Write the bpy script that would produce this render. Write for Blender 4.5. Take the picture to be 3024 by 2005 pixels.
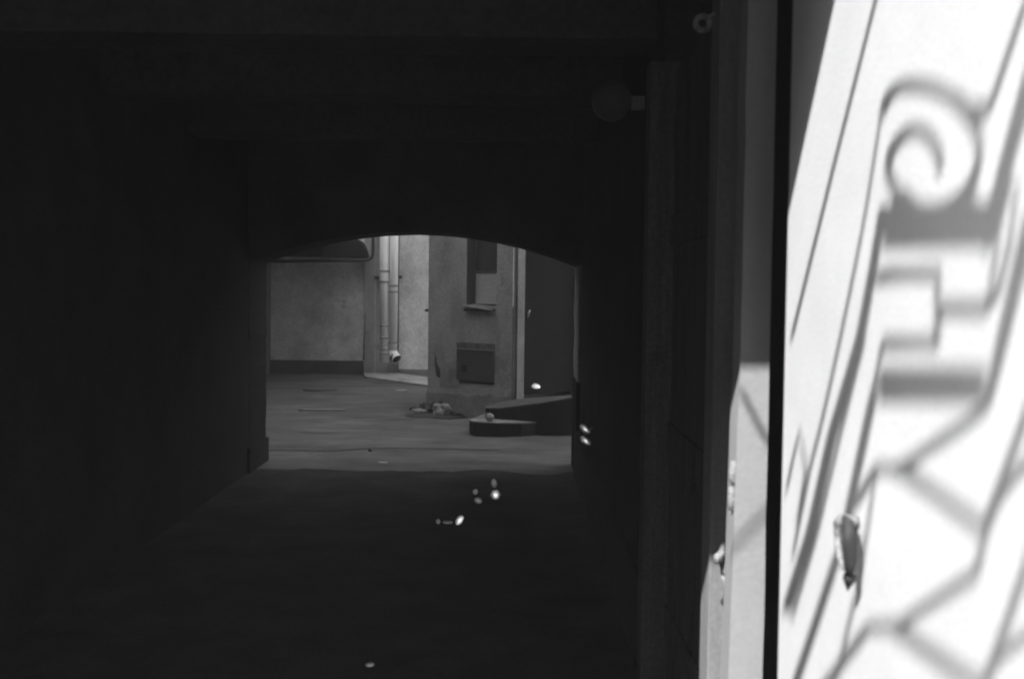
import bpy, bmesh, math, random
from mathutils import Vector, Matrix, noise as mnoise

random.seed(7)
sc = bpy.context.scene
for o in list(bpy.data.objects):
    bpy.data.objects.remove(o, do_unlink=True)
col = sc.collection

# ------------------------------------------------------------------ camera
F_PX, CX, CY, HOR = 3400.0, 1512.0, 1002.5, 850.0
CAM = Vector((0.0, 0.0, 1.857))
PITCH = math.atan((CY - HOR) / F_PX)
ROLL = math.radians(0.7)
_F = Vector((0, math.cos(PITCH), -math.sin(PITCH)))
_R0 = Vector((1, 0, 0)); _U0 = Vector((0, math.sin(PITCH), math.cos(PITCH)))
_R = _R0 * math.cos(ROLL) + _U0 * math.sin(ROLL)
_U = _U0 * math.cos(ROLL) - _R0 * math.sin(ROLL)
cam_data = bpy.data.cameras.new('camera')
cam = bpy.data.objects.new('camera', cam_data); col.objects.link(cam)
cam_data.sensor_width = 36.0
cam_data.lens = F_PX * 36.0 / 3024.0
cam_data.clip_start = 0.05; cam_data.clip_end = 3000
m = Matrix.Identity(4)
for i in range(3):
    m[i][0] = _R[i]; m[i][1] = _U[i]; m[i][2] = -_F[i]; m[i][3] = CAM[i]
cam.matrix_world = m
cam_data.dof.use_dof = True
cam_data.dof.focus_distance = 16.0
cam_data.dof.aperture_fstop = cam_data.lens / 8.5
sc.camera = cam

# ------------------------------------------------------------------ sun, sky, exposure
SUN_A = math.radians(37.0)                 # azimuth off the passage axis, from behind left
SUN_K = 1.157                              # fall per metre of depth
SUN_E = math.atan(SUN_K * math.cos(SUN_A))
SDIR = Vector((math.sin(SUN_A) * math.cos(SUN_E), math.cos(SUN_A) * math.cos(SUN_E), -math.sin(SUN_E)))
sun_data = bpy.data.lights.new('sun', 'SUN')
sun_data.energy = 2.4
sun_data.angle = math.radians(0.53)
sun_data.color = (1.0, 1.0, 1.0)
sun = bpy.data.objects.new('sun', sun_data); col.objects.link(sun)
sun.location = (-8, -14, 20)
sun.rotation_euler = SDIR.to_track_quat('-Z', 'Y').to_euler()

world = bpy.data.worlds.new('World'); sc.world = world
world.use_nodes = True
wn = world.node_tree.nodes; wl = world.node_tree.links
wn.clear()
sky = wn.new('ShaderNodeTexSky'); sky.sky_type = 'NISHITA'; sky.sun_disc = False
sky.sun_elevation = SUN_E
sky.sun_rotation = math.pi + SUN_A
sky.air_density = 5.0
sky.dust_density = 0.0
bw = wn.new('ShaderNodeRGBToBW')
bg = wn.new('ShaderNodeBackground'); bg.inputs['Strength'].default_value = 0.15
wo = wn.new('ShaderNodeOutputWorld')
wl.new(sky.outputs[0], bw.inputs[0]); wl.new(bw.outputs[0], bg.inputs['Color']); wl.new(bg.outputs[0], wo.inputs['Surface'])

sc.view_settings.view_transform = 'Standard'
sc.view_settings.look = 'None'
sc.view_settings.gamma = 1.0
sc.view_settings.use_curve_mapping = False
sc.view_settings.exposure = 1.75
sc.render.engine = 'CYCLES'
sc.cycles.max_bounces = 12
sc.cycles.diffuse_bounces = 8
sc.cycles.glossy_bounces = 4
sc.cycles.use_denoising = True
sc.cycles.filter_width = 2.0

# ------------------------------------------------------------------ pixel helpers
def ray(px, py):
    return _F + _R * ((px - CX) / F_PX) + _U * ((CY - py) / F_PX)
def P(px, py, d):
    v = ray(px, py); return CAM + v * (d / v.y)
def on_z(px, py, z=0.0):
    v = ray(px, py); return CAM + v * ((z - CAM.z) / v.z)
def on_x(px, py, x):
    v = ray(px, py); return CAM + v * (x / v.x)
def on_plane(px, py, p0, n):
    v = ray(px, py); return CAM + v * ((p0 - CAM).dot(n) / v.dot(n))

# ------------------------------------------------------------------ materials
def mat(name, base, var=0.25, scale=3.0, rough=0.85, bump=0.25, fine=60.0, stain=None, stain_scale=1.2,
        stain_thr=0.58, metal=0.0, streak=None, spec=0.3):
    mt = bpy.data.materials.new(name); mt.use_nodes = True
    nt = mt.node_tree; n = nt.nodes; l = nt.links
    bs = n['Principled BSDF']
    bs.inputs['Roughness'].default_value = rough
    bs.inputs['Metallic'].default_value = metal
    bs.inputs['Specular IOR Level'].default_value = spec
    geo = n.new('ShaderNodeNewGeometry')
    src = geo.outputs['Position']
    if streak:
        mp = n.new('ShaderNodeMapping'); mp.inputs['Scale'].default_value = streak
        l.new(src, mp.inputs['Vector']); csrc = mp.outputs[0]
    else:
        csrc = src
    n1 = n.new('ShaderNodeTexNoise'); n1.inputs['Scale'].default_value = scale
    n1.inputs['Detail'].default_value = 8; n1.inputs['Roughness'].default_value = 0.65
    l.new(csrc, n1.inputs['Vector'])
    r1 = n.new('ShaderNodeMapRange')
    r1.inputs['From Min'].default_value = 0.3; r1.inputs['From Max'].default_value = 0.7
    r1.inputs['To Min'].default_value = base * (1 - var); r1.inputs['To Max'].default_value = base * (1 + var)
    l.new(n1.outputs[0], r1.inputs['Value'])
    n2 = n.new('ShaderNodeTexNoise'); n2.inputs['Scale'].default_value = fine
    n2.inputs['Detail'].default_value = 4; l.new(src, n2.inputs['Vector'])
    r2 = n.new('ShaderNodeMapRange')
    r2.inputs['From Min'].default_value = 0.25; r2.inputs['From Max'].default_value = 0.75
    r2.inputs['To Min'].default_value = 1 - var * 0.7; r2.inputs['To Max'].default_value = 1 + var * 0.7
    l.new(n2.outputs[0], r2.inputs['Value'])
    mu = n.new('ShaderNodeMath'); mu.operation = 'MULTIPLY'
    l.new(r1.outputs[0], mu.inputs[0]); l.new(r2.outputs[0], mu.inputs[1])
    out = mu.outputs[0]
    if stain is not None:
        n3 = n.new('ShaderNodeTexNoise'); n3.inputs['Scale'].default_value = stain_scale
        n3.inputs['Detail'].default_value = 10; n3.inputs['Roughness'].default_value = 0.7
        l.new(src, n3.inputs['Vector'])
        r3 = n.new('ShaderNodeMapRange')
        r3.inputs['From Min'].default_value = stain_thr; r3.inputs['From Max'].default_value = stain_thr + 0.06
        l.new(n3.outputs[0], r3.inputs['Value'])
        mx = n.new('ShaderNodeMix'); mx.data_type = 'FLOAT'
        l.new(r3.outputs[0], mx.inputs[0]); l.new(out, mx.inputs[2]); mx.inputs[3].default_value = stain
        out = mx.outputs[0]
    cb = n.new('ShaderNodeCombineColor')
    for k in range(3): l.new(out, cb.inputs[k])
    l.new(cb.outputs[0], bs.inputs['Base Color'])
    if bump:
        bp = n.new('ShaderNodeBump'); bp.inputs['Strength'].default_value = bump
        bp.inputs['Distance'].default_value = 0.02
        l.new(n2.outputs[0], bp.inputs['Height']); l.new(bp.outputs[0], bs.inputs['Normal'])
    return mt

M = {}
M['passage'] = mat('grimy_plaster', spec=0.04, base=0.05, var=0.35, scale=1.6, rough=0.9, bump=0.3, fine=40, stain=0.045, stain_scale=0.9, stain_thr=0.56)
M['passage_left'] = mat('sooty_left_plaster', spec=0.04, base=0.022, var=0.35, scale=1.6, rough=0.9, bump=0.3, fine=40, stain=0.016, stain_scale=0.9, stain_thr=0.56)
M['arch_plaster'] = mat('arch_plaster', spec=0.04, base=0.05, var=0.3, scale=1.6, rough=0.9, bump=0.3, fine=40, stain=0.04, stain_scale=1.1, stain_thr=0.57)
M['niche'] = mat('niche_plaster', 0.1, 0.2, 2, 0.9, 0.2, 40)
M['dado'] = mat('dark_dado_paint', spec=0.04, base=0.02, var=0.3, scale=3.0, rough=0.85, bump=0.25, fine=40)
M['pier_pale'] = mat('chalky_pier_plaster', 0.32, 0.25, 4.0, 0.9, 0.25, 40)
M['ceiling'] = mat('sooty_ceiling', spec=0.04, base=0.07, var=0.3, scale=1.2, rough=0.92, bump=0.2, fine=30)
M['reveal'] = mat('white_painted_plaster', 0.79, 0.07, 3.0, 0.75, 0.07, 90)
M['facade'] = mat('facade_plaster', 0.45, 0.15, 2.0, 0.85, 0.2, 50)
M['street'] = mat('street_paving', 0.06, 0.25, 2.0, 0.9, 0.2, 60)

M['floor'] = mat('shaded_passage_floor', spec=0.04, base=0.042, var=0.5, scale=1.8, rough=0.85, bump=0.3, fine=70)  # asphalt in a darker tone, painting the shade inside the passage
M['yard'] = mat('courtyard_asphalt', 0.088, 0.55, 1.3, 0.85, 0.35, 70, stain=0.08, stain_scale=0.8, stain_thr=0.55, streak=(0.8, 1.5, 1))
M['lid'] = mat('cast_iron_lid', 0.075, 0.3, 6, 0.8, 0.3, 40)
M['strip'] = mat('pale_batten', 0.2, 0.3, 6, 0.9, 0.2, 40)
M['tar'] = mat('dark_tar', 0.056, 0.3, 5, 0.85, 0.2, 60)
M['peel'] = mat('peeled_render', 0.23, 0.3, 5, 0.95, 0.4, 50, stain=0.18, stain_scale=6, stain_thr=0.55)
M['apron'] = mat('old_concrete', 0.30, 0.3, 2.5, 0.9, 0.3, 40, stain=0.16, stain_scale=2.2, stain_thr=0.55)
M['wall_back'] = mat('pale_render', 0.66, 0.30, 2.2, 0.9, 0.5, 45, stain=0.5, stain_scale=1.5, stain_thr=0.6)
M['plinth'] = mat('dark_plinth', 0.075, 0.3, 3.0, 0.9, 0.3, 40, stain=0.12, stain_scale=3.0, stain_thr=0.62)
M['wall_corner'] = mat('grey_render', 0.31, 0.32, 1.8, 0.9, 0.45, 40, stain=0.21, stain_scale=1.1, stain_thr=0.57, streak=(1, 1, 0.5))
M['render_bare'] = mat('bare_undercoat', 0.22, 0.25, 3, 0.95, 0.5, 40, stain=0.28, stain_scale=4, stain_thr=0.56)
M['opposite'] = mat('dark_opposite_facade', 0.12, 0.2, 1.0, 0.9, 0.1, 20)
M['upper'] = mat('upper_facade', 0.30, 0.15, 1.0, 0.9, 0.1, 20)
M['pipe'] = mat('galvanised_pipe', 0.85, 0.06, 5, 0.6, 0.08, 30, streak=(4, 4, 0.6))
M['seam'] = mat('pipe_collar', 0.30, 0.2, 8, 0.7, 0.1, 30)
M['dark_metal'] = mat('dark_painted_steel', 0.03, 0.3, 4, 0.55, 0.1, 40)
M['door_metal'] = mat('black_door_paint', 0.012, 0.25, 3, 0.9, 0.12, 40, spec=0.12, stain=0.02, stain_scale=2.0, stain_thr=0.66)
M['cabinet'] = mat('grey_cabinet_paint', 0.06, 0.18, 4, 0.65, 0.1, 40)
M['cabinet_top'] = mat('rusted_cabinet_head', 0.11, 0.5, 9, 0.8, 0.3, 40)
M['window_frame'] = mat('old_window_paint', 0.11, 0.25, 5, 0.7, 0.15, 40)
M['jamb_dark'] = mat('window_jamb_shade', 0.07, 0.3, 6, 0.8, 0.2, 40)  # tone for the shade painted on the window jamb
M['blind'] = mat('pale_blind', 0.42, 0.12, 4, 0.8, 0.05, 30)
M['glass'] = mat('dark_glass', 0.06, 0.15, 2, 0.25, 0.0, 30, spec=0.5)
M['sill'] = mat('sheet_metal_sill', 0.22, 0.3, 5, 0.5, 0.1, 40)
M['riser'] = mat('dark_riser_paint', 0.022, 0.3, 4, 0.8, 0.2, 40)
M['tread'] = mat('worn_tread', 0.06, 0.3, 4, 0.8, 0.2, 40)
M['wood'] = mat('weathered_gate_wood', 0.11, 0.4, 4, 0.8, 0.3, 60, streak=(6, 6, 0.35), stain=0.06, stain_scale=2.0, stain_thr=0.6)
M['post'] = mat('scuffed_post_paint', 0.37, 0.07, 3, 0.8, 0.1, 60)
M['stile'] = mat('weathered_stile', 0.27, 0.2, 5, 0.85, 0.12, 60, streak=(5, 5, 0.4))
M['iron'] = mat('black_wrought_iron', 0.05, 0.3, 8, 0.5, 0.1, 60)
M['fitting'] = mat('worn_iron_fitting', 0.30, 0.5, 30, 0.5, 0.3, 120)
M['stone'] = mat('rubble_stone', 0.12, 0.4, 9, 0.95, 0.4, 60)
M['pale_stone'] = mat('pale_plaster_lump', 0.30, 0.25, 9, 0.95, 0.3, 60)
M['soil'] = mat('damp_soil', 0.05, 0.4, 12, 0.95, 0.5, 60)
M['glint_mirror'] = mat('bright_glint_mirror', 0.92, 0.02, 5, 0.20, 0.0, 50, metal=1.0)  # mirror metal for the discs that stand in for glints
M['dim_glint_mirror'] = mat('dull_glint_mirror', 0.75, 0.1, 20, 0.34, 0.15, 70, metal=1.0)
M['globe'] = mat('opal_glass', 0.12, 0.02, 5, 0.35, 0.0, 50)
M['porcelain'] = mat('porcelain_fitting', 0.3, 0.1, 8, 0.4, 0.0, 50)

# ------------------------------------------------------------------ object helpers
ORG = {}
def link_mesh(name, bm, material, parent=None, origin=None, smooth=False):
    me = bpy.data.meshes.new(name)
    vs = [v.co for v in bm.verts]
    if origin is None:
        lo = Vector((min(v.x for v in vs), min(v.y for v in vs), min(v.z for v in vs)))
        hi = Vector((max(v.x for v in vs), max(v.y for v in vs), max(v.z for v in vs)))
        origin = Vector(((lo.x + hi.x) / 2, (lo.y + hi.y) / 2, lo.z))
    for v in bm.verts: v.co -= origin
    bmesh.ops.recalc_face_normals(bm, faces=bm.faces)
    bm.to_mesh(me); bm.free()
    if smooth:
        for p in me.polygons: p.use_smooth = True
    me.materials.append(material)
    o = bpy.data.objects.new(name, me); col.objects.link(o)
    if parent is not None:
        o.parent = parent; o.location = origin - ORG[parent.name]
    else:
        o.location = origin
    ORG[o.name] = origin.copy()
    return o
def tag(o, label, cat, group=None):
    o['label'] = label; o['category'] = cat
    if group: o['group'] = group
    return o
def structure(o):
    o['kind'] = 'structure'; return o
def thing(name, label, cat, loc, group=None):
    o = bpy.data.objects.new(name, None); col.objects.link(o)
    o.location = loc; o.empty_display_size = 0.2
    ORG[o.name] = Vector(loc)
    return tag(o, label, cat, group)

def bm_box(bm, x0, x1, y0, y1, z0, z1, bevel=0.0):
    r = bmesh.ops.create_cube(bm, size=1.0)
    for v in r['verts']:
        v.co = Vector((x0 + (v.co.x + .5) * (x1 - x0), y0 + (v.co.y + .5) * (y1 - y0), z0 + (v.co.z + .5) * (z1 - z0)))
    if bevel:
        es = list({e for v in r['verts'] for e in v.link_edges})
        bmesh.ops.bevel(bm, geom=es, offset=bevel, segments=2, affect='EDGES', profile=0.6)
def box(name, x0, x1, y0, y1, z0, z1, material, parent=None, bevel=0.0):
    bm = bmesh.new(); bm_box(bm, x0, x1, y0, y1, z0, z1, bevel)
    return link_mesh(name, bm, material, parent)
def bm_prism(bm, pts, z0, z1):
    b = [bm.verts.new((p[0], p[1], z0)) for p in pts]
    t = [bm.verts.new((p[0], p[1], z1)) for p in pts]
    n = len(pts)
    bm.faces.new(b); bm.faces.new(t)
    for i in range(n): bm.faces.new((b[i], b[(i + 1) % n], t[(i + 1) % n], t[i]))
def prism(name, pts, z0, z1, material, parent=None, bevel=0.0):
    bm = bmesh.new(); bm_prism(bm, pts, z0, z1)
    if bevel: bmesh.ops.bevel(bm, geom=list(bm.edges), offset=bevel, segments=2, affect='EDGES', profile=0.6)
    return link_mesh(name, bm, material, parent)
def bm_tube(bm, pts, r, seg=16, cap=True):
    pts = [Vector(p) for p in pts]; rings = []
    for i, p in enumerate(pts):
        if i == 0: t = pts[1] - p
        elif i == len(pts) - 1: t = p - pts[-2]
        else: t = (pts[i + 1] - p).normalized() + (p - pts[i - 1]).normalized()
        t.normalize()
        a = Vector((0, 0, 1)) if abs(t.z) < 0.9 else Vector((1, 0, 0))
        u = t.cross(a).normalized(); w = t.cross(u).normalized()
        rr = r[i] if isinstance(r, (list, tuple)) else r
        if rings:                      # keep the ring from twisting
            pu = rings[-1][1]; u = (pu - t * pu.dot(t)).normalized(); w = t.cross(u).normalized()
        rings.append(([bm.verts.new(p + (u * math.cos(2 * math.pi * k / seg) + w * math.sin(2 * math.pi * k / seg)) * rr) for k in range(seg)], u))
    for a, b in zip(rings, rings[1:]):
        for k in range(seg): bm.faces.new((a[0][k], a[0][(k + 1) % seg], b[0][(k + 1) % seg], b[0][k]))
    if cap:
        bm.faces.new(rings[0][0]); bm.faces.new(list(reversed(rings[-1][0])))
def tube(name, pts, r, material, parent=None, seg=16, cap=True):
    bm = bmesh.new(); bm_tube(bm, pts, r, seg, cap)
    return link_mesh(name, bm, material, parent, smooth=True)
def lump(name, c, size, material, parent=None, seed=0, rough=0.35, sub=3):
    bm = bmesh.new(); bmesh.ops.create_icosphere(bm, subdivisions=sub, radius=1.0)
    c = Vector(c)
    for v in bm.verts:
        q = v.co.normalized()
        k = 1 + rough * mnoise.noise(q * 1.6 + Vector((seed * 7.3, seed, 0))) + rough * 0.5 * mnoise.noise(q * 4 + Vector((seed, 3, seed)))
        v.co = Vector((q.x * size[0] * k, q.y * size[1] * k, q.z * size[2] * k))
    zmin = min(v.co.z for v in bm.verts)
    for v in bm.verts:
        v.co.z = max(v.co.z, zmin * 0.55); v.co += c
    zmin = min(v.co.z for v in bm.verts)
    for v in bm.verts: v.co.z += c.z - zmin
    return link_mesh(name, bm, material, parent)

# ================================================================== the ground
def sheet(name, x0, x1, y0, y1, z, material):
    bm = bmesh.new()
    bm.faces.new([bm.verts.new(q) for q in ((x0, y0, z), (x1, y0, z), (x1, y1, z), (x0, y1, z))])
    return structure(link_mesh(name, bm, material))
sheet('ground', -60, 60, -60, 60, -0.012, M['street'])
sheet('street_pavement', -40, 40, -12, 1.2, -0.008, M['street'])
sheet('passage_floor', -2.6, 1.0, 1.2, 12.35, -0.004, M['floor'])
# courtyard: a gently uneven asphalt sheet
def ground_h(x, y):
    h = 0.016 * mnoise.noise(Vector((x * 0.7, y * 0.9, 0))) + 0.010 * mnoise.noise(Vector((x * 2.1, y * 2.6, 4)))
    return h * max(0.0, min(1.0, (y - 11.55) / 0.8))
bm = bmesh.new()
NX, NY = 84, 120
gv = [[None] * (NY + 1) for _ in range(NX + 1)]
for i in range(NX + 1):
    for j in range(NY + 1):
        x = -6.6 + 8.4 * i / NX; y = 11.55 + 13.2 * j / NY
        if j == 0: y += 0.22 * mnoise.noise(Vector((x * 1.7, 0, 9))) + 0.12 * mnoise.noise(Vector((x * 6, 0, 2)))
        gv[i][j] = bm.verts.new((x, y, ground_h(x, y)))
for i in range(NX):
    for j in range(NY):
        bm.faces.new((gv[i][j], gv[i + 1][j], gv[i + 1][j + 1], gv[i][j + 1]))
yard = structure(link_mesh('courtyard_ground', bm, M['yard'], smooth=True))

# ================================================================== the gateway building with the passage
XL, XR = -2.6, 0.68
D_ARCH0, D_ARCH1 = 11.35, 12.15
HAZE = 0.0043
H_TOP = 19.5
H_YARD = 5.2
H_CORNER = 2.95
gate = thing('gateway_building', 'dark building pierced by the carriage passage with low arched far end', 'building', (-1.0, 1.2, 0))
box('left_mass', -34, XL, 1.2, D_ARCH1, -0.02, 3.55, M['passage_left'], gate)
box('upper_storeys', -34, -8.5, 1.2, D_ARCH1, 3.553, H_TOP, M['facade'], gate)
box('middle_storeys', -8.498, -4.0, 1.2, D_ARCH1, 3.553, 12.6, M['facade'], gate)  # unseen heights stepped to let sky and sun into the yard
box('lower_storeys', -3.998, 1.4, 1.2, D_ARCH1, 3.553, 9.2, M['facade'], gate)
box('lower_wing', 1.402, 14.0, 1.2, D_ARCH1, 3.553, 5.6, M['facade'], gate)
box('near_reveal', 0.6, 8.0, 1.2, 2.525, -0.02, 3.55, M['reveal'], gate)['label'] = 'white sunlit reveal beside the gate'
box('niche_wall', 1.0, 8.0, 2.527, 5.3, -0.02, 3.55, M['niche'], gate)
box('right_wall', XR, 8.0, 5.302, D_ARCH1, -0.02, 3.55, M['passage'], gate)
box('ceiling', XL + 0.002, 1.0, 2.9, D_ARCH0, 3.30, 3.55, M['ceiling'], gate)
for d0 in (5.55, 7.25, 9.2):
    box('ceiling_beam', XL + 0.002, XR - 0.002, d0, d0 + 0.4, 3.05, 3.298, M['ceiling'], gate, 0.01)
# pilaster and plinth courses along the left wall
box('skirting', XR - 0.05, XR - 0.001, 5.31, D_ARCH0 - 0.002, -0.01, 0.45, M['passage'], gate, 0.01)
# far arch wall
aL = P(786, 1080, D_ARCH1).x; aR = P(1696, 950, D_ARCH1).x
zc_ = P(1240, 695, D_ARCH1).z; zs_ = 0.5 * (P(786, 780, D_ARCH1).z + P(1700, 788, D_ARCH1).z)
half = (aR - aL) / 2; mid = (aR + aL) / 2; sag = zc_ - zs_
RAD = (half * half + sag * sag) / (2 * sag)
bm = bmesh.new()
N = 28; rows = []
for i in range(N + 1):
    x = aL + (aR - aL) * i / N
    z = zc_ - RAD + math.sqrt(RAD * RAD - (x - mid) ** 2) + 0.006 * mnoise.noise(Vector((x * 9, 0, 0)))
    rows.append([bm.verts.new((x, D_ARCH0, z)), bm.verts.new((x, D_ARCH1, z)), bm.verts.new((x, D_ARCH1, 3.55)), bm.verts.new((x, D_ARCH0, 3.55))])
for a, b in zip(rows, rows[1:]):
    for k in range(4): bm.faces.new((a[k], b[k], b[(k + 1) % 4], a[(k + 1) % 4]))
bm.faces.new(rows[0]); bm.faces.new(rows[-1])
link_mesh('arch_head', bm, M['arch_plaster'], gate)
def rough_pier(name, x_in, x_out, sign, material):
    # pier whose courtyard arris is chipped and uneven
    bm = bmesh.new(); H = zs_; n = 26; rings = []
    for k in range(n + 1):
        z = -0.01 + (H + 0.01 - 0.002) * k / n
        e = sign * (0.012 * mnoise.noise(Vector((z * 4.0, sign * 3, 1))) + 0.006 * mnoise.noise(Vector((z * 13.0, 2, sign))))
        rings.append([bm.verts.new((x_out, D_ARCH0, z)), bm.verts.new((x_in + e * .5, D_ARCH0, z)), bm.verts.new((x_in + e, D_ARCH1, z)), bm.verts.new((x_out, D_ARCH1, z))])
    for a, b in zip(rings, rings[1:]):
        for k in range(4): bm.faces.new((a[k], a[(k + 1) % 4], b[(k + 1) % 4], b[k]))
    bm.faces.new(rings[0]); bm.faces.new(rings[-1])
    return link_mesh(name, bm, material, gate)
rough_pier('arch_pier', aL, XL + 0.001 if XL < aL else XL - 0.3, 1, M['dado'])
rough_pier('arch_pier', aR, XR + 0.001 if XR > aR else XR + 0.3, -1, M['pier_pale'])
box('dado', aR - 0.014, aR + 0.10, D_ARCH0 - 0.004, D_ARCH1 + 0.004, -0.01, P(1700, 1112, D_ARCH1).z, M['dado'], gate, 0.004)
box('arch_filler', XL - 0.3, aL, D_ARCH0, D_ARCH1, zs_, 3.55, M['passage'], gate)
box('arch_filler', aR, XR + 0.3, D_ARCH0, D_ARCH1, zs_, 3.55, M['passage'], gate)
# guard stone blocks at the foot of the piers
box('guard_block', aL - 0.02, aL + 0.028, D_ARCH0 - 0.06, D_ARCH1 + 0.02, -0.01, P(788, 1290, D_ARCH1).z, M['dado'], gate, 0.012)
box('guard_block', aR - 0.012, aR + 0.16, D_ARCH0 - 0.10, D_ARCH1 + 0.02, -0.01, P(1693, 1315, D_ARCH1).z, M['riser'], gate, 0.012)

# gate post standing in front of the niche
A_D = 2.83
xa0 = P(2180, 1400, A_D).x; xa1 = P(2265, 1400, A_D).x
bm = bmesh.new(); n = 30; rings = []
for k in range(n + 1):
    z = 3.5 * k / n
    w = 0.016 * max(0.0, 1.75 - z) + 0.003 * mnoise.noise(Vector((z * 7, 1, 5)))
    e = 0.002 * mnoise.noise(Vector((z * 5, 8, 2)))
    rings.append([bm.verts.new(q + (z,)) for q in ((xa0 - w, A_D), (xa1 + e, A_D), (xa1 + e, A_D + .1), (xa0 - w, A_D + .1))])
for a, b in zip(rings, rings[1:]):
    for k in range(4): bm.faces.new((a[k], a[(k + 1) % 4], b[(k + 1) % 4], b[k]))
bm.faces.new(rings[0]); bm.faces.new(rings[-1])
post = tag(link_mesh('gate_post', bm, M['post']), 'pale painted gate post, upper half in shade, beside the white reveal', 'post')
hg = None
for (hx, hy, r) in ((2168, 1395, 0.012), (2160, 1470, 0.010)):
    c = P(hx, hy, A_D + 0.02)
    tube('hinge', [c + Vector((0, 0, -.03)), c + Vector((0, 0, -.012)), c + Vector((0, 0, .012)), c + Vector((0, 0, .03))], [r * .7, r, r, r * .7], M['fitting'], post, 10)

# wooden gate leaf folded back along the right wall
B_D = 3.35
LX0 = P(2093, 1750, B_D).x; LX1 = LX0 + 0.062
L_END = 5.16; L_TOP = 2.84
leaf = thing('gate_leaf', 'open wooden gate leaf folded back along the dark right wall', 'gate', (LX0 + .03, (B_D + L_END) / 2, 0))
box('hinge_stile', LX0, LX0 + 0.14, B_D, B_D + 0.14, 0.03, L_TOP, M['stile'], leaf, 0.004)
box('end_stile', LX0 - 0.004, LX0 + 0.14, L_END - 0.14, L_END, 0.03, L_TOP, M['wood'], leaf, 0.004)
np_ = 7
for k in range(np_):
    a = B_D + 0.142 + (L_END - B_D - 0.284) * k / np_; b = B_D + 0.142 + (L_END - B_D - 0.284) * (k + 1) / np_
    off = random.uniform(0.004, 0.012)
    box('plank', LX0 + 0.105 + off, LX0 + 0.14, a + 0.003, b - 0.003, 0.05, L_TOP - 0.03 - 0.0, M['wood'], leaf, 0.004)
for z in (0.35, 1.15, 2.05):
    box('cross_rail', LX0 + 0.095, LX0 + 0.108, B_D + 0.142, L_END - 0.142, z, z + 0.13, M['wood'], leaf, 0.003)
for (hx, hy) in ((2052, 1350), (2045, 1436)):
    c = on_x(hx, hy, LX0 + 0.10)
    box('keyhole_plate', LX0 + 0.097, LX0 + 0.112, c.y - 0.03, c.y + 0.03, c.z - 0.028, c.z + 0.028, M['dark_metal'], leaf, 0.002)
# latch on the leaf edge
lt = thing('gate_latch', 'worn iron latch with small lever on the sunlit edge of the gate leaf', 'latch', P(2136, 1720, B_D - .01))
c = P(2140, 1700, B_D - .012)
tube('lever', [P(2138, 1600, B_D - .03), P(2132, 1632, B_D - .035), P(2120, 1645, B_D - .04), P(2118, 1662, B_D - .04)], [.006, .012, .014, .010], M['fitting'], lt, 10)
tube('bolt_barrel', [P(2148, 1640, B_D - .02), P(2146, 1665, B_D - .022), P(2142, 1700, B_D - .02)], [.010, .014, .009], M['fitting'], lt, 10)
tube('keeper', [P(2134, 1700, B_D - .015), P(2146, 1716, B_D - .03), P(2150, 1742, B_D - .028), P(2142, 1768, B_D - .02)], [.008, .012, .012, .008], M['fitting'], lt, 10)
tube('screw_head', [P(2140, 1776, B_D), P(2140, 1776, B_D - .014)], .012, M['dark_metal'], lt, 10)
tube('pivot', [P(2134, 1668, B_D), P(2134, 1668, B_D - .016)], .010, M['dark_metal'], lt, 10)
# ring and hook at the top of the leaf
c = P(2075, 70, 3.44)
rg = thing('iron_ring', 'round iron ring hanging high on the gate leaf', 'ring', c)
bm = bmesh.new(); pts = []
for k in range(25):
    t = 2 * math.pi * k / 24; pts.append(c + Vector((math.cos(t) * .021, 0, math.sin(t) * .021)))
bm_tube(bm, pts, .0085, 10, False); link_mesh('loop', bm, M['fitting'], rg, smooth=True)
tube('arm', [c + Vector((0.02, 0.01, 0.02)), P(2110, 45, 3.45), P(2150, 45, 3.42), P(2156, 46, 3.40)], [.007, .008, .008, .010], M['fitting'], rg, 10)

# iron holdback on the sunlit reveal
RX = 0.6
c = on_x(2512, 1630, RX)
hb = thing('holdback', 'small grey iron holdback with dark pointed tip fixed to the white reveal', 'holdback', c)
def rp(px, py, out): return on_x(px + 16 + 0.38 * out * F_PX * RX / 4, py, RX) + Vector((-out, 0, 0))
tube('stem', [rp(2520, 1540, -.004), rp(2520, 1536, .012), rp(2512, 1534, .030)], [.010, .009, .012], M['fitting'], hb, 12)
tube('body', [rp(2512, 1522, .026), rp(2530, 1545, .026), rp(2536, 1600, .027), rp(2536, 1650, .027), rp(2534, 1700, .026)], [.004, .010, .013, .012, .007], M['cabinet'], hb, 12)
tube('guard', [rp(2500, 1530, .020), rp(2492, 1548, .022), rp(2490, 1590, .022), rp(2496, 1640, .022), rp(2508, 1680, .022)], [.008, .009, .006, .006, .004], M['fitting'], hb, 10)
tube('tip', [rp(2534, 1700, .026), rp(2532, 1712, .026), rp(2527, 1744, .026)], [.011, .0105, .001], M['dark_metal'], hb, 10)

# globe lamp on the right wall
gc = P(1806, 300, 6.1)
lamp = thing('globe_lamp', 'unlit round opal globe lamp on a short wall bracket', 'lamp', gc)
bm = bmesh.new(); bmesh.ops.create_uvsphere(bm, u_segments=28, v_segments=18, radius=0.105)
for v in bm.verts: v.co += gc
link_mesh('globe', bm, M['globe'], lamp, smooth=True)
tube('neck', [gc + Vector((0.09, 0, 0)), P(1862, 300, 6.1), P(1868, 302, 6.1)], [.03, .034, .026], M['porcelain'], lamp, 14)
bq = P(1877, 306, 6.1)
box('wall_bracket', bq.x - 0.022, XR + 0.002, bq.y - .03, bq.y + .03, bq.z - .035, bq.z + .035, M['porcelain'], lamp, 0.004)

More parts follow.
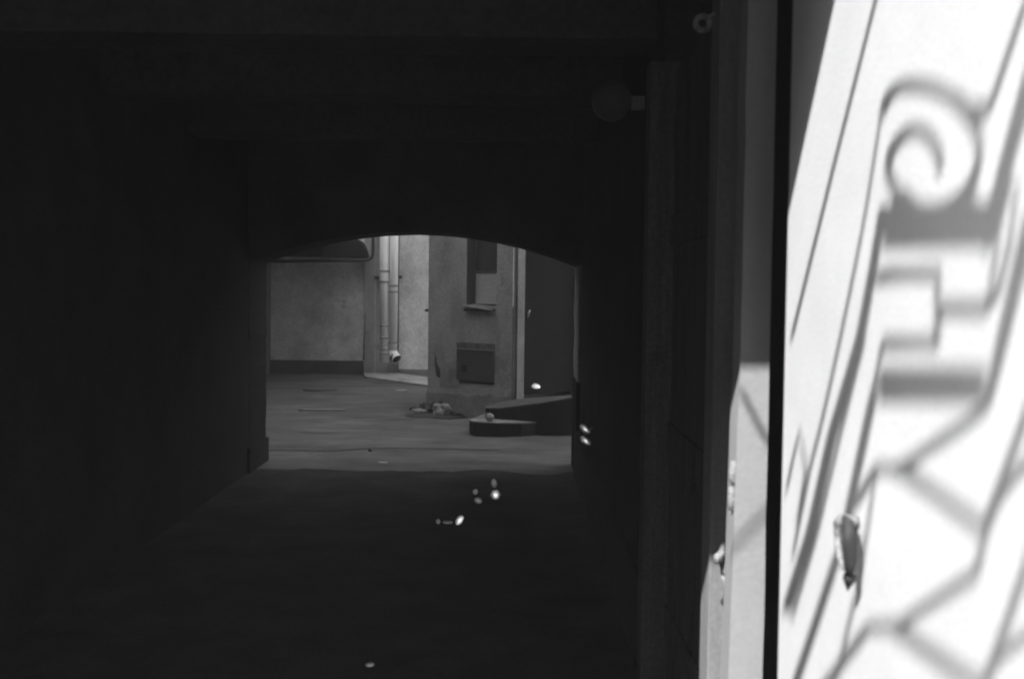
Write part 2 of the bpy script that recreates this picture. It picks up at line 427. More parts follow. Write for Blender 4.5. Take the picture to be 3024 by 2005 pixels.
# ================================================================== iron entrance canopy overhead (casts the tracery on the reveal)
ZC = 3.5
def to_canopy(q):
    s = (ZC - q.z) / (-SDIR.z)
    return q - SDIR * s
can = thing('iron_canopy', 'wrought iron openwork canopy of scrolls and key pattern above the entrance', 'canopy', (-0.15, 1.15, ZC))
def wall_px(px, py): return to_canopy(on_x(px, py, RX))
def post_px(px, py): return to_canopy(P(px, py, A_D))
def bm_strip(bm, pts, w, fn):
    pts = [Vector((p[0], p[1])) for p in pts]; L = []; Rr = []
    for i, p in enumerate(pts):
        if i == 0: t = pts[1] - p
        elif i == len(pts) - 1: t = p - pts[-2]
        else: t = (pts[i + 1] - p).normalized() + (p - pts[i - 1]).normalized()
        t.normalize(); nn = Vector((-t.y, t.x))
        ww = w[i] if isinstance(w, (list, tuple)) else w
        L.append(fn(*(p + nn * ww / 2))); Rr.append(fn(*(p - nn * ww / 2)))
    th = Vector((0, 0, 0.006)); rows = []
    for a, b in zip(L, Rr):
        rows.append([bm.verts.new(a - th), bm.verts.new(b - th), bm.verts.new(b + th), bm.verts.new(a + th)])
    for a, b in zip(rows, rows[1:]):
        for k in range(4): bm.faces.new((a[k], b[k], b[(k + 1) % 4], a[(k + 1) % 4]))
    bm.faces.new(rows[0]); bm.faces.new(rows[-1])
def strip(name, pts, w, fn=None):
    bm = bmesh.new(); bm_strip(bm, pts, w, fn or wall_px)
    return link_mesh(name, bm, M['iron'], can)
def dense(pts, n=6):
    """Catmull-Rom through the points"""
    out = []
    Q = [Vector(p) for p in pts]; Q = [Q[0] * 2 - Q[1]] + Q + [Q[-1] * 2 - Q[-2]]
    for i in range(1, len(Q) - 2):
        for k in range(n):
            t = k / n; p0, p1, p2, p3 = Q[i - 1:i + 3]
            out.append(0.5 * ((2 * p1) + (p2 - p0) * t + (2 * p0 - 5 * p1 + 4 * p2 - p3) * t * t + (3 * p1 - p0 - 3 * p2 + p3) * t ** 3))
    out.append(Q[-2]); return out
z4 = lambda x, y: (2200 + x * .638, y * .638)
z5 = lambda x, y: (2200 + x * .641, 1000 + y * .641)
# long ribs
strip('rib', [(2640, -220), (2586, 0), (2460, 500), (2337, 1000)], 7)
strip('rib', dense([(2608, 300), (2583, 459), (2548, 670), (2481, 1000), (2424, 1256), (2392, 1385), (2341, 1640)]), 6.5)
strip('rib', [(2606, 619), (2583, 766), (2540, 1000), (2456, 1288), (2392, 1577), (2322, 1800)], [22, 24, 25, 25, 25, 25])
strip('rib', [(2585, 1147), (2520, 1449), (2482, 1615), (2411, 1833), (2345, 2030)], 21)
strip('rib', [(2553, 1000), (2480, 1288), (2412, 1577), (2340, 1820)], 7)
strip('rib', [(2605, 1015), (2590, 1100), (2560, 1220), (2497, 1520)], 9)
strip('rib', [(2527, 1756), (2476, 1974), (2462, 2030)], 8)
strip('rib', [(2585, 1400), (2559, 1577), (2535, 1720)], 8)
strip('spike', [(2322, 1449), (2345, 1340), (2360, 1276), (2380, 1385), (2354, 1545)], 6)
# scroll
strip('scroll', dense([z4(905, 790), z4(890, 700), z4(835, 622), z4(760, 612), z4(690, 680), z4(662, 780), z4(700, 885), z4(780, 955),
                       z4(880, 970), z4(980, 930), z4(1055, 840), z4(1085, 700), z4(1050, 570), z4(960, 462), z4(850, 408), z4(730, 402), z4(665, 450), z4(638, 520)]),
      22)
strip('scroll_arm', dense([z4(960, 455), z4(1040, 515), z4(1130, 510)]), 30)
# plates
strip('plate', [(2608, 671), (2760, 668), (2924, 663)], 116)
strip('plate', [(2597, 1138), (2750, 1138), (2908, 1138)], 88)
for x in (740, 1030): strip('boss', [z4(x - 40, 945), z4(x, 905), z4(x + 40, 950)], 26)
# key pattern
strip('key', [(2590, 822), (2630, 811), (2768, 808), (2768, 1014), (2605, 1016)], 27)
strip('key', [(2768, 912), (2915, 912)], 26)
# right-hand ribs
strip('rib', [(3060, -80), (3023, 26), (2924, 319)], 12)
strip('rib', [(3060, 160), (3010, 345), (2950, 560), (2921, 700), (2908, 735)], [38, 40, 36, 26, 20])
strip('rib', [(3060, 600), (3024, 734), (2961, 1000), (2911, 1211)], [44, 42, 36, 24])
strip('rib', [(2985, 520), (2953, 644), (2921, 893), (2915, 915)], 14)
strip('rib', [(3000, 560), (2985, 700), (2950, 860), (2915, 915)], 13)
strip('rib', [(3070, 1090), (3024, 1243), (2911, 1545), (2886, 1692)], 20)
strip('rib', [(3060, 1570), (3020, 1705), (2905, 2030)], 22)
# lattice
strip('lattice', [(2898, 1218), (2674, 1372), (2640, 1384), (2585, 1385)], 17)
strip('lattice', [(2640, 1388), (2674, 1397), (2898, 1557), (2930, 1545)], 26)
strip('lattice', [(2886, 1692), (2661, 1839), (2640, 1850), (2565, 1852)], 17)
strip('lattice', [(2640, 1855), (2661, 1868), (2841, 1993), (2900, 2030)], 26)
strip('lattice', [(2565, 1852), (2469, 1980), (2430, 2030)], 20)
strip('lattice', [(2585, 1385), (2520, 1500)], 16)
strip('lattice', [(3070, 1340), (3024, 1372), (2956, 1461), (2920, 1530)], 18)
strip('lattice', [(3070, 1850), (3024, 1878), (2937, 1955)], 18)
# where the lattice also crosses the post
strip('lattice', [(2190, 1150), (2205, 1185), (2250, 1275), (2290, 1330)], 9, post_px)
strip('lattice', [(2150, 1625), (2190, 1590), (2260, 1515), (2300, 1480)], 9, post_px)
# carrier bar across the opening, with two side beams and a tie rod
box('carrier_bar', XL, 0.6, 1.335, 1.365, ZC - 0.03, ZC + 0.03, M['iron'], can)
for x in (0.32, -1.42):
    box('side_beam', x - 0.02, x + 0.02, -1.1, 1.333, ZC - 0.028, ZC + 0.028, M['iron'], can)
tube('tie_rod', [(0.32, -0.9, ZC), (0.32, 1.19, ZC + 1.5)], 0.012, M['iron'], can, 8)
box('cross_bar', -1.398, 0.298, -1.1, -1.06, ZC - 0.026, ZC + 0.026, M['iron'], can)

# ================================================================== courtyard, back building
D_BACK = 24.3
xP = lambda px, d=D_BACK, py=950: P(px, py, d).x
zP = lambda py, d=D_BACK, px=1080: P(px, py, d).z
back = thing('back_building', 'pale rendered building at the back of the courtyard with dark plinth', 'building', (-4.0, D_BACK, 0))
x_pil0, x_pil1 = xP(1076), xP(1108)
box('wall', -9.0, x_pil0, D_BACK, D_BACK + 0.6, zP(1066), H_YARD, M['wall_back'], back)
box('plinth', -9.0, x_pil0, D_BACK - 0.05, D_BACK + 0.6, -0.05, zP(1065.5), M['plinth'], back, 0.01)
box('pilaster', x_pil0 + .002, x_pil1, D_BACK - 0.10, D_BACK + 0.6, zP(1066, D_BACK - .1), H_YARD, M['wall_corner'], back, 0.006)
box('pilaster_base', x_pil0 + .002, x_pil1, D_BACK - 0.12, D_BACK + 0.6, -0.05, zP(1066, D_BACK - .1) - .002, M['render_bare'], back, 0.008)
box('recess_wall', x_pil1 + .001, xP(1178), D_BACK + 0.06, D_BACK + 0.6, -0.05, H_YARD, M['wall_corner'], back)
box('side_wall', xP(1178) + .001, 14.0, D_BACK, D_BACK + 0.6, zP(1088), H_YARD, M['wall_back'], back)
box('side_plinth', xP(1178) + .001, 14.0, D_BACK - 0.02, D_BACK + 0.6, -0.05, zP(1088) - .002, M['render_bare'], back, 0.008)
box('upper_mass', -9.5, 14, D_BACK + 0.61, 34, 0, H_YARD, M['upper'], back)
# crack along the pilaster
bm = bmesh.new()
pl = [(1079, 925), (1077, 960), (1075.5, 1000), (1075, 1040), (1074, 1062)]
bmv = []
for i, (a, b) in enumerate(pl):
    w = 1.0 + i * .5
    bmv.append((bm.verts.new(P(a - w, b, D_BACK - .104)), bm.verts.new(P(a + w, b, D_BACK - .104))))
for a, b in zip(bmv, bmv[1:]): bm.faces.new((a[0], a[1], b[1], b[0]))
link_mesh('crack', bm, M['plinth'], back)

# overhanging gallery, top left, with a pipe along its lower edge
D_GAL = 23.7
gx = P(1082, 760, D_GAL).x; gz = P(900, 758, D_GAL).z
gal = thing('gallery', 'dark overhanging gallery with rounded end at the top left of the courtyard', 'gallery', (-4.5, D_GAL + 1, gz))
bm = bmesh.new(); prof = []
for k in range(9):
    t = k / 8 * math.pi / 2
    prof.append((gx - 0.16 * (1 - math.cos(t)) - 0.10 * k / 8, gz + 0.02 + 0.36 * math.sin(t)))
prof = [(-9.0, gz)] + [(gx - 0.03, gz)] + prof + [(gx - 0.60, gz + 0.52), (gx - 0.95, gz + .6), (-9.0, gz + .6)]
f = [bm.verts.new((x, D_GAL, z)) for x, z in prof]; b = [bm.verts.new((x, D_BACK - .005, z)) for x, z in prof]
bm.faces.new(f); bm.faces.new(b)
for i in range(len(prof)):
    j = (i + 1) % len(prof); bm.faces.new((f[i], f[j], b[j], b[i]))
link_mesh('body', bm, M['door_metal'], gal)
box('shade_wall', -5.4, -5.1, 19.2, D_BACK - .003, -.05, gz + .31, M['plinth'], gal)  # side wall added to keep light off the back wall's left
box('shade_roof', -6.6, -3.35, 19.2, D_GAL - .003, gz + .32, gz + .44, M['door_metal'], gal)  # hidden roof added to shade the left of the back wall
dp = thing('service_pipe', 'thin dark pipe along the gallery edge bending upward at its end', 'pipe', P(1085, 768, D_GAL - .05))
d_ = D_GAL - .06
tube('run', [P(700, 772, d_), P(900, 771, d_), P(1060, 769, d_), P(1085, 767, d_), P(1096, 763, d_), P(1101, 752, d_), P(1102, 730, d_), P(1103, 640, d_)], 0.034, M['dark_metal'], dp, 12)

# two downpipes in the recess
def downpipe(name, label, px_top, px_bot, py_bot, r, seams, shoe):
    d = D_BACK - 0.45
    top = P(px_top, 500, d); bot = P(px_bot, py_bot, d)
    t = thing(name, label, 'downpipe', (bot.x, bot.y, 0), 'downpipes in the courtyard corner')
    if shoe:
        e = bot + Vector((0, 0, .10))
        tube('pipe', [top, bot + Vector((0, 0, .14))], r, M['pipe'], t, 20)
        tube('shoe', [bot + Vector((0, 0, .145)), e, bot + Vector((.035, -.03, .03)), bot + Vector((.10, -.10, -.04))], [r * 1.1, r * 1.12, r * 1.12, r * 1.15], M['pipe'], t, 20, False)
        tube('mouth', [bot + Vector((.03, -.04, .02)), bot + Vector((.092, -.092, -.034))], r * 1.08, M['riser'], t, 20)
    else:
        tube('pipe', [top, bot], r, M['pipe'], t, 20)
        tube('mouth', [bot + Vector((0, 0, -.004)), bot + Vector((0, 0, .02))], r * 0.93, M['riser'], t, 20)
    for py in seams:
        k = (py - 500) / (py_bot - 500)
        c = top.lerp(bot, k)
        tube('collar', [c + Vector((0, 0, -.02)), c + Vector((0, 0, .02))], r * 1.07, M['seam'], t, 20)
    return t
downpipe('downpipe', 'left of the two pale downpipes, ending straight above the ground', 1135, 1136, 1070, 0.097, (800, 831, 960, 996, 1030, 1044), False)
downpipe('downpipe', 'right of the two pale downpipes, ending in an angled shoe', 1167, 1160, 1054, 0.088, (842, 860, 1010), True)
for px, py in ((1113, 820), (1183, 818)):
    c = P(px, py, D_BACK - .03)
    box('pipe_bracket', c.x - .035, c.x + .035, c.y - .10, c.y + .10, c.z - .03, c.z + .03, M['dark_metal'], bpy.data.objects['downpipe' if px < 1150 else 'downpipe.001'], 0.004)

# ================================================================== courtyard, corner building
A1 = on_z(1249, 1216); A1 = Vector((P(1266, 800, A1.y).x, A1.y, 0))
A2 = Vector((P(1514, 900, 16.1).x, 16.1, 0))
u1 = (A2 - A1).normalized(); n1 = Vector((u1.y, -u1.x, 0))          # n1 points out of the wall
if n1.y > 0: n1 = -n1
def f1(px, py):                                                      # pixel -> (u, z) on the window wall
    q = on_plane(px, py, A1, n1); return ((q - A1).dot(u1), q.z)
def fbox(name, u0, u1_, z0, z1, o0, o1, material, parent, bevel=0.0, org=A1, uu=u1, nn=n1):
    """box along the wall: u range, z range, offset range outward from the wall face"""
    bm = bmesh.new()
    pts = [org + uu * a + nn * o for a, o in ((u0, o0), (u1_, o0), (u1_, o1), (u0, o1))]
    bm_prism(bm, [(p.x, p.y) for p in pts], z0, z1)
    if bevel: bmesh.ops.bevel(bm, geom=list(bm.edges), offset=bevel, segments=2, affect='EDGES', profile=0.6)
    return link_mesh(name, bm, material, parent)
W1 = (A2 - A1).length
corner = thing('corner_building', 'grey rendered corner building with a window above a grey cabinet', 'building', A1 + u1 * 0.9)
wu0 = f1(1377, 850)[0]; wu1 = f1(1467, 850)[0]; wz0 = f1(1420, 904)[1]; WZ1 = wz0 + 1.5
TH = 0.22
_in = A2 + Vector((0, .62, 0))
def mitred(name, ua, z0, z1, material):
    a = A1 + u1 * ua; c = a - n1 * TH
    return prism(name, [(a.x, a.y), (A2.x, A2.y), (_in.x, _in.y), (c.x, c.y)], z0, z1, material, corner)
mitred('wall', 0, -0.05, wz0, M['wall_corner'])
fbox('wall', 0, wu0, wz0 + .001, 16, -TH, 0, M['wall_corner'], corner)
fbox('wall', wu1, W1, wz0 + .001, 16, -TH, 0, M['wall_corner'], corner)
fbox('wall', wu0 + .001, wu1 - .001, WZ1, 16, -TH, 0, M['wall_corner'], corner)
win = fbox('window', wu0 + .001, wu1 - .001, wz0 + .002, WZ1 - .002, -0.21, -0.17, M['window_frame'], corner)
zt = f1(1434, 806)[1]
fbox('upper_pane', wu0 + .05, wu1 - .05, zt + .03, WZ1 - .05, -0.17, -0.162, M['glass'], win)
fbox('lower_pane', wu0 + .05, wu1 - .05, wz0 + .03, zt - .005, -0.17, -0.158, M['blind'], win)['label'] = 'pale covered lower pane'
fbox('jamb_shade', wu0 + .002, wu0 + .014, wz0 + .003, WZ1 - .003, -0.168, -0.006, M['jamb_dark'], win)  # dark strip painting the shade of the window reveal
fbox('transom', wu0 + .03, wu1 - .03, zt, zt + .025, -0.17, -0.15, M['window_frame'], win)
# tilted sheet metal sill
bm = bmesh.new()
uu0, uu1 = f1(1374, 905)[0], f1(1463, 905)[0]
sv = []
for a, o, dz in ((uu0, -.16, .02), (uu1, -.16, -.03), (uu1, .06, -.06), (uu0, .06, -.005)):
    q = A1 + u1 * a + n1 * o; sv.append(Vector((q.x, q.y, wz0 + dz + 0.012)))
bt = [bm.verts.new(q) for q in sv]; bb = [bm.verts.new(q - Vector((0, 0, .016))) for q in sv]
bm.faces.new(bt); bm.faces.new(bb)
for i in range(4): bm.faces.new((bt[i], bt[(i + 1) % 4], bb[(i + 1) % 4], bb[i]))
link_mesh('sill', bm, M['sill'], win)
fbox('sill_lip', uu0 + .01, uu1, wz0 - .075, wz0 - .035, 0.001, .05, M['dark_metal'], win)
# door wall, turning away to the right
B2 = Vector((P(1700, 1000, 17.0).x, 17.0, 0)); B2 = A2 + (B2 - A2).normalized() * 2.6
u2 = (B2 - A2).normalized(); n2 = Vector((u2.y, -u2.x, 0))
if n2.y > 0: n2 = -n2
def f2(px, py):
    q = on_plane(px, py, A2, n2); return ((q - A2).dot(u2), q.z)
fb2 = lambda *a, **k: fbox(*a, org=A2, uu=u2, nn=n2, **k)
du0 = f2(1547, 900)[0]; du1 = f2(1712, 900)[0]
fb2('door_jamb', 0.012, f2(1526, 900)[0], -0.05, 16, -TH, -0.004, M['plinth'], corner)
fb2('door_jamb', f2(1526, 900)[0] + .001, du0, -0.05, 16, -TH, 0.02, M['render_bare'], corner)
fb2('wall', du1, 6.5, -0.05, 16, -TH, 0, M['wall_corner'], corner)
dz0, dz1 = 0.33, 2.6
fb2('wall', du0 + .001, du1 - .001, dz1, 16, -TH, 0, M['door_metal'], corner)
dr = fb2('door', du0 + .002, du1 - .002, dz0, dz1 - .002, -0.16, -0.10, M['door_metal'], corner)
dr['label'] = 'black metal door above the dark steps'
dm = (du0 + du1) / 2
kz = f2(1571, 928); kc = A2 + u2 * kz[0] + n2 * -0.07 + Vector((0, 0, kz[1]))
tube('door_handle', [kc + Vector((-.01, 0, -.05)), kc + Vector((0, -.02, 0)), kc + Vector((.02, 0, .06))], [.012, .016, .010], M['fitting'], dr, 10)
# solid behind the two faces
q = [A1 - n1 * (TH + .06) + u1 * .2, A2 + Vector((0, .78, 0)), A2 + u2 * 6 - n2 * (TH + .02), Vector((8, 20.5, 0)), Vector((A1.x + .46, 19.6, 0))]
prism('upper_mass', [(v.x, v.y) for v in q], -0.02, H_CORNER, M['upper'], corner)
box('side_wall', A1.x - .0, A1.x + .45, A1.y + .36, 19.6, -0.02, H_CORNER, M['wall_corner'], corner)
# worn undercoat at the foot of the wall where the render has come away
bm = bmesh.new(); top = []
for i in range(25):
    u = W1 * i / 24
    h = 0.36 + 0.08 * mnoise.noise(Vector((u * 2.0, 3, 0))) + 0.05 * mnoise.noise(Vector((u * 7, 7, 0))) + 0.06 * (u / W1)
    q = A1 + u1 * u + n1 * 0.012; p = A1 + u1 * u + n1 * 0.03
    top.append((bm.verts.new((q.x, q.y, h)), bm.verts.new((p.x, p.y, h * .8)), bm.verts.new((p.x, p.y, -.03))))
for a, b in zip(top, top[1:]):
    bm.faces.new((a[0], b[0], b[1], a[1])); bm.faces.new((a[1], b[1], b[2], a[2]))
link_mesh('bare_undercoat', bm, M['render_bare'], corner)
# places where the render has peeled or been patched
def wall_patch(poly, off, seed, material):
    bm = bmesh.new(); vs = []
    n = len(poly)
    for i in range(n):
        for t in range(6):
            a = Vector(poly[i]).lerp(Vector(poly[(i + 1) % n]), t / 6)
            a.x += 3.0 * mnoise.noise(Vector((a.x * .11, a.y * .11, seed))); a.y += 4.0 * mnoise.noise(Vector((a.y * .11, a.x * .11, seed + 9)))
            vs.append(bm.verts.new(on_plane(a.x, a.y, A1 + n1 * off, n1)))
    f = bm.faces.new(vs); bmesh.ops.triangulate(bm, faces=[f])
    return link_mesh('peeled_patch', bm, material, corner)
wall_patch([(1283, 1035), (1290, 1070), (1302, 1100), (1312, 1118), (1290, 1112), (1284, 1080)], .006, 1, M['plinth'])
wall_patch([(1300, 1090), (1352, 1060), (1362, 1135), (1300, 1150)], .008, 4, M['peel'])
# small hook on the corner arris
c = P(1259, 916, A1.y)
tag(tube('wall_hook', [c + Vector((.06, .05, .0)), c + Vector((.0, 0, .0)), c + Vector((-.03, 0, -.004))], [.028, .024, .004], M['dark_metal'], None, 8),
    'small dark spike sticking out of the corner of the grey wall', 'hook')
# cabinet
cu0, cz1 = f1(1350, 1010); cu1, _ = f1(1461, 1010); cz0 = f1(1400, 1124)[1]
cab = thing('meter_cabinet', 'flat grey metal cabinet set in the wall below the window', 'cabinet', A1 + u1 * ((cu0 + cu1) / 2) + Vector((0, 0, cz0)))
zm = f1(1400, 1033)[1]
fbox('head_panel', cu0, cu1, zm + .012, cz1, -.02, .014, M['cabinet_top'], cab, 0.003)
fbox('door', cu0 + .01, cu1, cz0, zm, -.02, .022, M['cabinet'], cab, 0.003)
fbox('ledge', cu0 + .02, cu1 - .01, zm + .001, zm + .011, -.02, .034, M['sill'], cab)
sq = f1(1376, 1088)
fbox('lock_plate', sq[0] - .07, sq[0] + .05, sq[1] - .055, sq[1] + .055, .023, .030, M['riser'], cab, 0.002)
fbox('bottom_gap', cu0 + .06, cu1, cz0 - .035, cz0 - .002, -.02, .012, M['riser'], cab)

# ================================================================== entrance steps
steps = thing('entrance_steps', 'low dark slabs stepped below the black door, the upper one tilted', 'steps', (0.1, 15.0, 0))
def step(front, z0, z1, back):
    pts = [on_z(a, b, z1) for a, b in front]
    plan = [(p.x, p.y) for p in pts] + back
    prism('riser', plan, z0, z1 - 0.018, M['riser'], steps)
    prism('tread', plan, z1 - 0.017, z1, M['strip'], steps)
step([(1386, 1240), (1398, 1244), (1470, 1248), (1540, 1248), (1605, 1244)], -0.03, 0.175, [(0.45, 15.3), (0.1, 15.6), (-.33, 15.4)])
# the upper slab: its top is tilted, rising to the right
SL = [(1434, 1204, 14.78, 1199, 15.3), (1475, 1205, 14.70, 1187, 15.35), (1530, 1198, 14.58, 1178, 15.4), (1600, 1189, 14.42, 1172, 15.4),
      (1660, 1179, 14.40, 1168, 15.4), (1730, 1168, 14.46, 1163, 15.4)]
def slab(name, zoff0, zoff1, material, flat_bottom):
    bm = bmesh.new(); rows = []
    for px, yf, df, yb, db in SL:
        tf = P(px, yf, df); tb = P(px, yb, db)
        zf = 0.177 if px < 1590 else -0.02
        lo = [Vector((tf.x, tf.y, zf)), Vector((tb.x, tb.y, zf))] if flat_bottom else [tf + Vector((0, 0, zoff0)), tb + Vector((0, 0, zoff0))]
        rows.append([bm.verts.new(lo[0]), bm.verts.new(lo[1]), bm.verts.new(tb + Vector((0, 0, zoff1))), bm.verts.new(tf + Vector((0, 0, zoff1)))])
    for a, b in zip(rows, rows[1:]):
        for k in range(4): bm.faces.new((a[k], b[k], b[(k + 1) % 4], a[(k + 1) % 4]))
    bm.faces.new(rows[0]); bm.faces.new(rows[-1])
    return link_mesh(name, bm, material, steps)
slab('slab_body', 0, -0.016, M['riser'], True)
slab('slab_top', -0.015, 0.0, M['tread'], False)
lump('plaster_chunk', P(1446, 1243, 14.45) , (0.055, 0.05, 0.06), M['pale_stone'], None, 3, 0.3)
tag(bpy.data.objects['plaster_chunk'], 'pale lump of plaster lying at the left end of the lower step', 'rubble')

# ================================================================== left courtyard side (out of view, encloses the yard)
lb = thing('side_building', 'plain low building closing the left side of the courtyard', 'building', (-8, 18, 0))
box('wall', -9.5, -6.6, 12.155, D_BACK - .01, -0.05, 9.0, M['upper'], lb)
box('shade_block', -6.598, -4.38, 13.6, 20.2, -0.05, 4.6, M['opposite'], lb)  # hidden mass added to block light from the back wall's left

# ================================================================== across the street (behind the camera)
ob = thing('street_building', 'plain dark building across the street with a low opening shaped for the light', 'building', (0, -14, 0))
box('wall', -30, -3.2, -18, -10, -0.02, 13.6, M['opposite'], ob)
box('wall', 1.6, 30, -18, -10, -0.02, 13.6, M['opposite'], ob)
box('sky_block_head', -3.198, 1.598, -18, -10, 5.2, 13.6, M['opposite'], ob)  # added to cut sky light; the low opening below feeds the glints
box('roof', -30.2, 30.2, -18.2, -9.8, 13.601, 13.8, M['plinth'], ob)
# ================================================================== courtyard floor pieces
# concrete apron at the foot of the back wall
pts = [on_z(1078, 1117), on_z(1265, 1142), on_z(1265, 1119), Vector((xP(1178), D_BACK, 0)), Vector((x_pil0, D_BACK - .1, 0))]
ap = prism('concrete_apron', [(p.x, p.y) for p in pts], -0.03, 0.035, M['apron'], None, 0.008); structure(ap)
# manhole cover
c = on_z(945, 1152)
bm = bmesh.new()
for r, z0, z1 in ((0.30, 0.0, 0.016),):
    ring = [(c.x + r * math.cos(2 * math.pi * k / 28), c.y + r * math.sin(2 * math.pi * k / 28)) for k in range(28)]
    bm_prism(bm, ring, z0, z1 + 0.012)
mh = thing('manhole_cover', 'round dark manhole cover in the courtyard asphalt', 'manhole cover', c)
link_mesh('lid', bm, M['lid'], mh)
# wooden batten / pale strip lying on the asphalt
a = on_z(880, 1213.5); b = on_z(1018, 1214.5)
bm = bmesh.new()
bm_prism(bm, [(a.x, a.y), (b.x, b.y), (b.x, b.y + .10), (a.x + .1, a.y + .14)], 0.0, 0.024)
tag(link_mesh('batten', bm, M['strip']), 'thin pale strip lying flat on the courtyard asphalt', 'batten')
c = on_z(1186, 1157)
bm = bmesh.new(); bm_prism(bm, [(c.x - .09, c.y - .04), (c.x + .09, c.y), (c.x + .08, c.y + .08), (c.x - .07, c.y + .06)], 0.0, 0.03)
tag(link_mesh('concrete_flake', bm, M['blind']), 'pale flat flake on the asphalt near the concrete apron', 'flake')
# rubble at the foot of the corner building
RB = [(1303, 1228, (.12, .09, .11), 'pale_stone', 'largest pale rounded lump of rubble at the foot of the corner wall'),
      (1238, 1222, (.11, .07, .045), 'pale_stone', 'flat pale rubble piece left of the largest lump'),
      (1262, 1200, (.06, .05, .09), 'stone', 'upright dark stone against the wall corner'),
      (1278, 1216, (.07, .06, .05), 'soil', 'small dark clod between the corner and the largest lump'),
      (1332, 1218, (.10, .06, .07), 'stone', 'dark stone right of the largest pale lump'),
      (1352, 1229, (.08, .06, .035), 'soil', 'low dark clod at the right end of the rubble'),
      (1222, 1214, (.06, .05, .04), 'soil', 'small dark clod at the left end of the rubble'),
      (1318, 1203, (.12, .05, .10), 'soil', 'dark mass of debris behind the largest pale lump'),
      (1292, 1206, (.07, .05, .10), 'soil', 'dark debris propped on the wall behind the pale lump')]
for i, (px, py, s, mm, lab) in enumerate(RB):
    q = on_z(px, py)
    # keep pieces in front of the wall plane
    dist = (q - A1).dot(n1)
    if dist < s[1] * 0.6: q = q + Vector((0, -1, 0)) * ((s[1] * 0.6 - dist) / abs(n1.y))
    o = lump('rubble_stone', q, s, M[mm], None, i + 2, 0.45); tag(o, lab, 'rubble', 'rubble at the corner wall')
# spread of soil under the rubble
bm = bmesh.new(); q0 = on_z(1285, 1228)
cv = bm.verts.new((q0.x, q0.y, 0.035)); rim = []
for k in range(26):
    t = 2 * math.pi * k / 26; r = 0.38 * (1 + .6 * mnoise.noise(Vector((math.cos(t) * 2, math.sin(t) * 2, 3))))
    rim.append(bm.verts.new((q0.x + r * 1.15 * math.cos(t), q0.y + r * .8 * math.sin(t), 0.008)))
for k in range(26): bm.faces.new((cv, rim[k], rim[(k + 1) % 26]))
so = link_mesh('soil_patch', bm, M['soil']); structure(so)
# cracks and tar seams wandering over the asphalt
CR = [[(788, 1329), (880, 1331), (960, 1333), (1060, 1326), (1180, 1322), (1330, 1324), (1480, 1330)],
      [(1085, 1126), (1150, 1131), (1210, 1136), (1265, 1141)],
      ]
for ci, line in enumerate(CR):
    bm = bmesh.new(); prev = None
    for k, p in enumerate(dense([Vector(q) for q in line], 10)):
        g = on_z(p.x, p.y + 1.5 * mnoise.noise(Vector((k * .4, ci, 0))))
        w = 0.045 * (0.6 + 0.6 * abs(mnoise.noise(Vector((k * .3, ci * 5, 1))))) * 1.0
        a_ = bm.verts.new((g.x, g.y - w, ground_h(g.x, g.y - w) + .006)); b_ = bm.verts.new((g.x, g.y + w, ground_h(g.x, g.y + w) + .006))
        if prev: bm.faces.new((prev[0], a_, b_, prev[1]))
        prev = (a_, b_)
    link_mesh('tar_seam', bm, M['tar'], yard)
# small litter
c = on_z(1092, 1334)
o = lump('pebble', c, (.018, .015, .02), M['riser'], None, 21); tag(o, 'small black pebble on the lit ground by the passage mouth', 'pebble')
c = on_z(1131, 1366)
o = lump('paper_scrap', c, (.05, .03, .006), M['blind'], None, 25); tag(o, 'tiny pale paper scrap where the lit ground turns dark', 'scrap')

# ================================================================== mirror discs added to make the glints in the dark passage
def glint(name, c, n, rx, ry, rot, label, material='glint_mirror', dome=0.10, group='added mirror discs for the glints in the passage'):
    n = Vector(n).normalized()
    a = Vector((1, 0, 0)) - n * n.x; a.normalize(); b = n.cross(a).normalized()
    a, b = a * math.cos(rot) + b * math.sin(rot), b * math.cos(rot) - a * math.sin(rot)
    bm = bmesh.new(); top = bm.verts.new(c + n * (dome * rx)); prev = None; rings = []
    for k in range(1, 7):
        f_ = k / 6; ring = []
        for s in range(24):
            t = 2 * math.pi * s / 24; w = 1 + .05 * mnoise.noise(Vector((math.cos(t), math.sin(t), c.x * 3))) * f_
            ring.append(bm.verts.new(c + a * math.cos(t) * rx * f_ * w + b * math.sin(t) * ry * f_ * w + n * (dome * rx * (1 - f_ * f_))))
        rings.append(ring)
    back = [bm.verts.new(v.co - n * 0.008) for v in rings[-1]]; rings.append(back)
    for s in range(24): bm.faces.new((top, rings[0][s], rings[0][(s + 1) % 24]))
    for r0, r1 in zip(rings, rings[1:]):
        for s in range(24): bm.faces.new((r0[s], r1[s], r1[(s + 1) % 24], r0[(s + 1) % 24]))
    bm.faces.new(back)
    o = link_mesh(name, bm, M[material], smooth=True)
    return tag(o, label, 'scrap', group)
def facing(c, elev, az):
    """normal that mirrors the direction (elev, az off the passage axis, behind the camera) toward the camera"""
    v = (CAM - c).normalized()
    w = Vector((-math.sin(az) * math.cos(elev), -math.cos(az) * math.cos(elev), math.sin(elev)))
    return (v + w).normalized()
R = math.radians
def floor_glint(px, py, rx, ry, rot, label, material='glint_mirror', elev=6.5, az=2, dome=0.08):
    k_ = 1.3 if material == 'glint_mirror' else 1.05; rx *= k_; ry *= k_
    zc = ry * 0.9 + 0.004
    c = on_z(px, py, zc)
    return glint('glint_disc', c, facing(c, R(elev), R(az)), rx, ry, rot, label, material, dome)
floor_glint(1463, 1461, .040, .041, 0, 'largest round bright glint mirror on the dark passage floor')
floor_glint(1459, 1427, .026, .040, 0.2, 'upright duller glint mirror just behind the largest round one', 'dim_glint_mirror')
floor_glint(1404, 1452, .024, .025, 0, 'small round glint mirror left of the largest one', 'dim_glint_mirror')
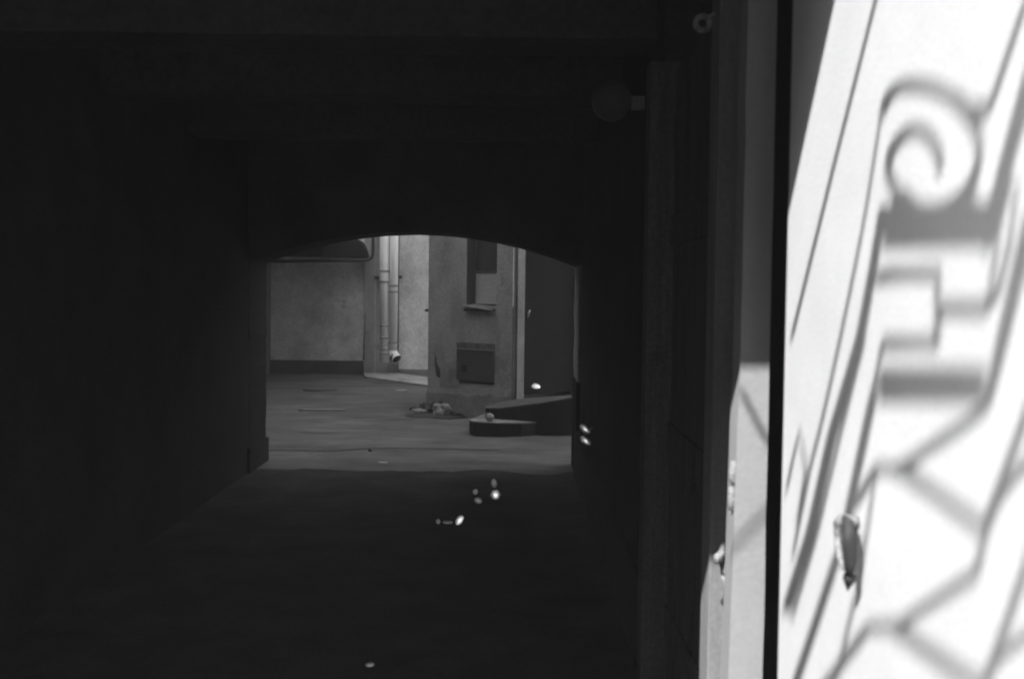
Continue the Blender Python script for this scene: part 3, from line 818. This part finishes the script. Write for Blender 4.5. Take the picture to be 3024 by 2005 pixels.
floor_glint(1412, 1477, .034, .026, -0.3, 'small flat glint mirror just in front of the small round one', 'dim_glint_mirror')
floor_glint(1357, 1536, .026, .038, -0.6, 'bright slanted oval glint mirror on the dark passage floor')
floor_glint(1322, 1541, .040, .014, 0, 'faint long glint mirror left of the slanted oval one', 'dim_glint_mirror', 24)
floor_glint(1294, 1539, .018, .019, 0, 'small faint glint mirror at the left end of the row', 'dim_glint_mirror', 20)
floor_glint(1092, 1961, .022, .011, 0.1, 'lone faint glint mirror nearest the bottom of the picture', 'dim_glint_mirror', 34)
for (px, py, lab, mm) in ((1728, 1266, 'upper of two glint mirrors added low on the right passage wall', 'glint_mirror'), (1729, 1301, 'lower of two glint mirrors added low on the right passage wall', 'glint_mirror')):
    c = on_x(px, py, XR - 0.06)  # mirror caps added to make the two wall glints
    o = glint('wall_glint', c, facing(c, R(6.5), R(5)), .062, .042, -0.7, lab, mm, 0.08, 'added glint mirrors on the right wall'); o['category'] = 'glint mirror'
    box('stem', c.x, XR + .002, c.y + .01, c.y + .03, c.z - .012, c.z + .012, M['dark_metal'], o)
c = on_plane(1581, 1140, A2 + n2 * -.06, n2)  # mirror disc added to make the glint on the door
o = glint('door_glint', c, facing(c, R(76), R(10)), .075, .05, -0.35, 'oval glint mirror added low on the black courtyard door', 'dim_glint_mirror', 0.1, None); o['category'] = 'plate'

# ================================================================== thin even haze added to lift the blacks
hm = bpy.data.materials.new('tone_lift_haze'); hm.use_nodes = True
hn = hm.node_tree.nodes; hl = hm.node_tree.links
hn.remove(hn['Principled BSDF'])
pv = hn.new('ShaderNodeVolumePrincipled')
pv.inputs['Color'].default_value = (0.92, 0.92, 0.92, 1)
pv.inputs['Density'].default_value = HAZE
pv.inputs['Anisotropy'].default_value = 0.0
hl.new(pv.outputs[0], hn['Material Output'].inputs['Volume'])
hz = box('haze', -61, 61, -61, 61, -1.0, H_TOP + 1.0, hm)
hz['kind'] = 'stuff'; hz['label'] = 'thin even haze added over the whole place to lift the blacks'; hz['category'] = 'haze'
